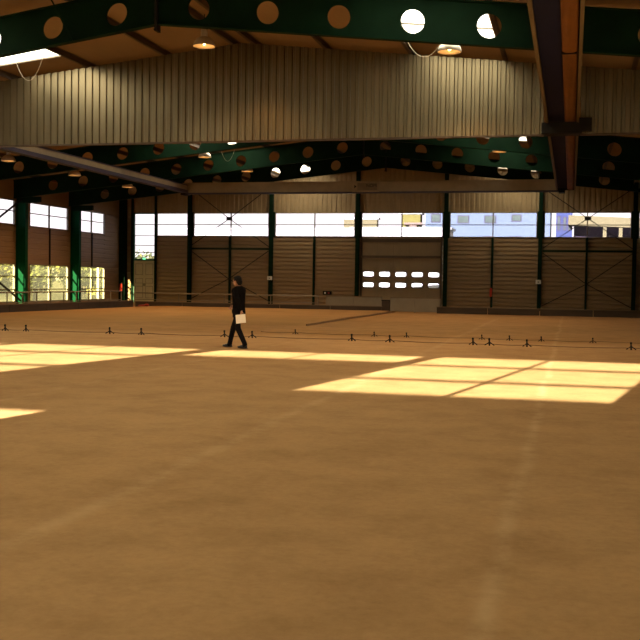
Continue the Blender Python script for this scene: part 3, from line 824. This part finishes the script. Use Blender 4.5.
body = [('e', tuple(hc), (.098, .078, .118)), ('e', (.075, 0, 1.61), (.058, .055, .06)), ('e', (.085, 0, 1.57), (.035, .04, .03)),
        ((.01, 0, 1.60), .058, (-.01, 0, 1.46), .064),
        ('e', (.147, 0, 1.64), (.020, .015, .026)), ('e', (.158, 0, 1.632), (.013, .017, .012)),
        ('e', (.133, 0, 1.598), (.016, .026, .008)), ('e', (.134, 0, 1.583), (.015, .024, .009)),
        ('e', (.128, .03, 1.67), (.013, .016, .011)), ('e', (.128, -.03, 1.67), (.013, .016, .011)), ('e', (.132, 0, 1.688), (.014, .05, .010)),
        ('e', (.03, .082, 1.65), (.022, .013, .034)), ('e', (.03, -.082, 1.65), (.022, .013, .034)),
        ((0, 0, 1.38), .13, (0, 0, 1.02), .11, 1.15), (shL, .055, shR, .055), (hipL, .085, hipR, .085),
        (shL, .048, elL, .038), (elL, .038, wrL, .027), (shR, .048, elR, .038), (elR, .038, wrR, .027),
        (hipR, .08, kneeF, .052), (kneeF, .052, ankF, .036), (hipL, .08, kneeB, .052), (kneeB, .052, ankB, .036),
        (ankF, .034, (.44, -.10, .05), .028), (ankB, .034, (-.20, .10, .045), .028)]
body += hand(wrL, (.12, .0, -1), 1, .55) + hand(wrR, (1, .1, -.35), -1, .5)
blob(body, 'body', M['skin'], man, .009, 3)
blob([('e', (.022, 0, 1.692), (.108, .088, .112)), ('e', (-.035, 0, 1.64), (.062, .078, .085)), ('e', (.085, 0, 1.755), (.05, .06, .03))], 'hair', M['hair'], man, .009, 3)
jk = [((-.01, 0, 1.39), .163, (-.015, 0, 1.12), .152, 1.16), ((-.015, 0, 1.12), .152, (-.03, 0, .86), .160, 1.1),
      (shL, .075, shR, .075), (shL, .072, elL, .060), (elL, .060, (-.30, .27, .965), .046), (shR, .072, elR, .060), (elR, .060, (.26, -.205, 1.04), .046),
      ('e', (-.03, 0, 1.44), (.085, .09, .05)), ('e', (-.03, 0, .80), (.158, .176, .08))]
blob(jk, 'suit_jacket', M['suit'], man, .012, 5)
sc = MB(); sc.lathe([(.067, 1.47), (.073, 1.50), (.069, 1.53), (.064, 1.53), (.064, 1.47)], (-.005, 0, 0), 20); sc.build('shirt_collar', M['paper'], man, smooth=True)
tz = [(hipL, .115, hipR, .115), (hipR, .105, kneeF, .073), (kneeF, .073, (.335, -.10, .12), .062), ((.335, -.10, .12), .062, (.34, -.10, .085), .066),
      (hipL, .105, kneeB, .073), (kneeB, .073, (-.29, .10, .14), .062), ((-.29, .10, .14), .062, (-.30, .10, .10), .066)]
blob(tz, 'trousers', M['trouser'], man, .012, 4)
def shoe(ax, ay, lift, name='shoe'):
    P = [('e', (ax-.03, ay, .06+lift), (.055, .043, .05)), ('e', (ax+.06, ay, .05+lift), (.10, .046, .042)), ('e', (ax+.15, ay, .037+lift*.5), (.075, .044, .032)), ('e', (ax+.05, ay, .018+lift*.6), (.165, .044, .016))]
    blob(P, name, M['shoe'], man, .009, 3)
shoe(.35, -.10, .0); shoe(-.29, .10, .006)
# papers held in the left hand
pp = thing('paper_sheets', 'white sheets of paper held low in the walking man\'s hand', 'papers', (0, 0, 0))
Wm = Matrix.Translation(man.location) @ Matrix.Rotation(R(160), 4, 'Z')
m = MB(); mm = MB()
def pm(mb, off, dx):
    q = [(-.14+dx, .66), (.145+dx, .625), (.17+dx, .835), (-.115+dx, .87)]
    vs = []
    for yy in (.292+off, .2955+off): vs += [tuple(Wm @ Vector((x, yy, z))) for x, z in q]
    mb.add(vs, [(0,1,2,3), (7,6,5,4), (0,4,5,1), (1,5,6,2), (2,6,7,3), (3,7,4,0)])
pm(m, 0, -.34); pm(mm, .006, -.328)
m.build('sheet', M['paper'], pp); mm.build('sheet', M['paper'], pp)

# ------------------------------------------------------------------ outside: buildings and trees
def bld(name, label, x0, x1, y0, y1, h, m, wins=(), wm='winblind'):
    t = thing(name, label, 'building', ((x0+x1)/2, (y0+y1)/2, -.25), 'buildings behind the hall')
    MB().box(x0, x1, y0, y1, -.25, h).build('wall', M[m], t)
    MB().box(x0-.2, x1+.2, y0-.2, y1+.2, h, h+.25).build('roof', M['facade_white'], t)
    for a, b_, c, d in wins:
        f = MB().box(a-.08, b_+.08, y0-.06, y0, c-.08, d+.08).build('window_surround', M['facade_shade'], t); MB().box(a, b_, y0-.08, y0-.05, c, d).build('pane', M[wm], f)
    return t
blu = bld('building', 'pale blue building seen through the windows right of the sectional door', -15.7, -2.3, 110, 118, 13, 'facade_pale',
    [(-12.1, -11.0, 8.3, 9.0), (-9.2, -8.1, 8.3, 9.0), (-6.3, -5.4, 8.5, 9.1), (-15.0, -14.1, 8.4, 9.2), (-9.3, -8.3, 6.2, 6.75), (-6.4, -5.4, 6.2, 6.75)])
blb = bld('building', 'strong blue building behind the far right cross bracing', -1.7, .0, 111, 112.6, 13, 'facade_blue', [(-1.5, -1.3, 7.6, 9.0), (-.9, -.7, 7.6, 8.9), (-.4, -.2, 7.6, 8.8)])
t = thing('building', 'cream canopy building with recess in painted mauve shade seen through the far right window', 'building', (5, 112, -.25), 'buildings behind the hall')
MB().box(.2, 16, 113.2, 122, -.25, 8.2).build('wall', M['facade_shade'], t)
m = MB(); m.prism([(-.4, 7.95), (16, 7.35), (16, 8.25), (-.4, 9.0)], lambda u, v, w: (u, w, v), 108.5, 110.7); m.build('canopy', M['facade_cream'], t)
for x in (3.3, 4.9, 7.0, 9.0): MB().box(x-.18, x+.18, 108.8, 109.2, -.25, 7.8).build('pillar', M['facade_cream'], t)
bld('building', 'yellow block seen above the right side of the sectional door', -18.3, -16.2, 109.5, 111, 9.2, 'facade_yellow')
t = thing('sign_board', 'orange sign board low on the yellow block behind the hall', 'sign', (-17, 109, 7.9)); MB().box(-17.9, -15.9, 108.9, 109.1, 7.95, 8.25).build('panel', M['orange_sign'], t); MB().box(-17.3, -16.5, 108.9, 109.1, 7.75, 7.95).build('panel', M['orange_sign'], t)
for x in (-17.6, -16.2): MB().box(x-.05, x+.05, 109.1, 109.2, -.25, 8.2).build('post', M['dark'], t)
bld('building', 'low cream building seen through the windows left of the sectional door', -44.5, -20.5, 112, 112.6, 7.55, 'facade_white', [(-29.6, -29.2, 2, 3)])
bld('building', 'low white building outside, behind the little windows of the sectional door', -22.5, -12.2, 103, 106.5, 7.15, 'facade_white')
bld('building', 'tall cream building behind the low one, left of the sectional door', -28.3, -24.0, 125, 126, 9.6, 'facade_cream')
def tree(x, y, h, r, m, label, seed):
    rnd = random.Random(seed)
    t = thing('tree', label, 'tree', (x, y, -.25), 'trees outside the left wall')
    tr = MB(); tr.tube([(x, y, -.25), (x+.1, y+.05, h*.35), (x-.05, y, h*.6)], [.16, .11, .06], 8)
    for k in range(4):
        a = rnd.uniform(0, 6.28); tr.tube([(x+.08, y, h*.3), (x+r*.5*math.cos(a), y+r*.5*math.sin(a), h*.62)], [.06, .025], 6)
    tr.build('trunk', M['trunk'], t)
    cr = MB()
    for k in range(900):
        u = rnd.uniform(-1, 1); a = rnd.uniform(0, 6.28); q = rnd.random()**.33
        s = math.sqrt(1-u*u); c = Vector((x+r*q*s*math.cos(a)*1.05, y+r*q*s*math.sin(a)*1.05, h*.55+h*.45*q*u*(.9+.2*math.sin(3*a))))
        n = Vector((rnd.uniform(-1,1), rnd.uniform(-1,1), rnd.uniform(-1,1))).normalized(); v = n.orthogonal().normalized()*rnd.uniform(.12, .26); w = n.cross(v)*.6
        cr.face([c-v, c+w, c+v, c-w])
    cr.build('crown', M[m], t)
tx = [(-56, 58, 5.0, 2.5), (-57, 66, 5.4, 2.6), (-58, 75, 5.2, 2.6), (-58.5, 86, 5.8, 2.8), (-42, 60, 3.6, 1.7), (-44, 66, 4.6, 2.1), (-41, 71, 3.4, 1.6), (-45, 77, 5.0, 2.5), (-43, 82.5, 3.8, 1.9), (-46, 89, 5.2, 2.6), (-43.5, 95.5, 4.9, 2.6), (-39.2, 99.5, 5.0, 2.2), (-49, 70, 5.2, 2.5), (-52, 80, 5.6, 2.8), (-51, 96, 5.4, 2.7)]
for i, (x, y, h, r) in enumerate(tx):
    side = ['broad tree in the back row outside, far left of the leftmost window', 'broad tree in the back row outside, behind the leftmost window', 'broad tree in the back row outside, behind the second window', 'broad tree in the back row outside, behind the third window', 'small bushy tree outside the leftmost lower window, nearest', 'yellow green tree outside the leftmost lower window, just behind the nearest', 'low tree outside between the first and second left windows', 'rounded tree outside the second left lower window', 'small tree outside the second left lower window, right part', 'leafy tree outside the third left lower window', 'leafy tree outside near the far left corner of the hall', 'tree seen through the glazed strip above the personnel door', 'taller tree in the second row outside the leftmost window', 'taller tree in the second row outside the second window', 'taller tree in the second row outside the third window'][i]
    tree(x, y, h, r, 'leafA' if i % 2 else 'leafB', side, i)
m = MB()
for x0, x1, y0, y1 in ((-56, -34, 104, 105),):
    m.box(x0, x1, y0, y1, -.25, 4.0)
rnd = random.Random(3)
for k in range(2600):
    c = Vector((rnd.uniform(-56, -34), 104+rnd.uniform(-.4, .2), rnd.uniform(-.2, 4.4))); n = Vector((rnd.uniform(-1,1), rnd.uniform(-1,1), rnd.uniform(-1,1))).normalized(); v = n.orthogonal().normalized()*.25; w = n.cross(v)*.7
    m.face([c-v, c+w, c+v, c-w])
h2 = MB()
h2.box(-63.5, -62.6, 45, 103, -.25, 3.6)
for k in range(6000):
    c = Vector((-62.6+rnd.uniform(-.3, .35), rnd.uniform(45, 103), rnd.uniform(-.2, 4.1))); n = Vector((rnd.uniform(-1,1), rnd.uniform(-1,1), rnd.uniform(-1,1))).normalized(); v = n.orthogonal().normalized()*.27; w = n.cross(v)*.7
    h2.face([c-v, c+w, c+v, c-w])
tag(h2.build('hedge', M['leafB']), 'long olive hedge far outside, filling the lower left windows', 'hedge')
tag(m.build('hedge', M['leafA']), 'tall clipped yellow green hedge beyond the trees outside', 'hedge')
for i, (y, l) in enumerate(((64.5, 'pale post outside, seen through the second left lower window'), (76, 'pale post outside, seen through the far left lower window'))):
    m = MB().box(-38.1, -37.9, y-.1, y+.1, -.25, 2.9).box(-38.14, -37.86, y-.14, y+.14, 2.9, 3.0); tag(m.build('gate_post', M['facade_white']), l, 'post', 'pale posts outside')

# ------------------------------------------------------------------ light
w = bpy.data.worlds.new('sky'); bpy.context.scene.world = w; w.use_nodes = True
nt = w.node_tree; nt.nodes.clear()
ow = nt.nodes.new('ShaderNodeOutputWorld'); bg = nt.nodes.new('ShaderNodeBackground')
tc = nt.nodes.new('ShaderNodeTexCoord'); sp = nt.nodes.new('ShaderNodeSeparateXYZ'); rp = nt.nodes.new('ShaderNodeValToRGB')
nt.links.new(tc.outputs['Generated'], sp.inputs[0]); nt.links.new(sp.outputs['Z'], rp.inputs['Fac'])
rp.color_ramp.elements[0].position = 0; rp.color_ramp.elements[0].color = (1, .84, .58, 1)
rp.color_ramp.elements[1].position = .6; rp.color_ramp.elements[1].color = (.84, .78, .62, 1)
nt.links.new(rp.outputs[0], bg.inputs['Color'])
mrw = nt.nodes.new('ShaderNodeMapRange'); mrw.interpolation_type = 'SMOOTHSTEP'   # the sky is brighter around the low sun
nt.links.new(sp.outputs['Y'], mrw.inputs['Value'])
for k_, v_ in (('From Min', -1), ('From Max', .5), ('To Min', 3.8), ('To Max', 3.6)): mrw.inputs[k_].default_value = v_
nt.links.new(mrw.outputs[0], bg.inputs['Strength'])
nt.links.new(bg.outputs[0], ow.inputs['Surface'])
S = bpy.data.lights.new('sun', 'SUN'); S.energy = 62; S.color = (1, .93, .80); S.angle = R(.25)
so = bpy.data.objects.new('sun', S); COL.objects.link(so)
sd = Vector((.17, 1, -.2015)).normalized()
so.rotation_euler = sd.to_track_quat('-Z', 'Y').to_euler(); so.location = (-20, -60, 30)

# ------------------------------------------------------------------ camera
cam = bpy.data.cameras.new('camera'); co = bpy.data.objects.new('camera', cam); COL.objects.link(co)
cam.sensor_width = 36; cam.lens = 56.25; cam.clip_end = 2000; cam.clip_start = .05
yaw, pitch, roll = R(14.04), -math.atan(39/1000), R(.86)
F = Vector((-math.sin(yaw)*math.cos(pitch), math.cos(yaw)*math.cos(pitch), math.sin(pitch)))
R0 = Vector((math.cos(yaw), math.sin(yaw), 0)); U0 = R0.cross(F)
Rt = R0*math.cos(roll)+U0*math.sin(roll); U = -R0*math.sin(roll)+U0*math.cos(roll)
mw = Matrix((( Rt.x, U.x, -F.x, 0), (Rt.y, U.y, -F.y, 0), (Rt.z, U.z, -F.z, EYE), (0, 0, 0, 1)))
co.matrix_world = mw
sc_ = bpy.context.scene; sc_.camera = co
sc_.view_settings.view_transform = 'Standard'; sc_.view_settings.look = 'None'; sc_.view_settings.exposure = 0.2; sc_.view_settings.gamma = 1
sc_.view_settings.use_curve_mapping = False
for o in bpy.data.objects:
    if '_rot' in o: del o['_rot']
    if 'label' in o and o['label'] == '': del o['label']
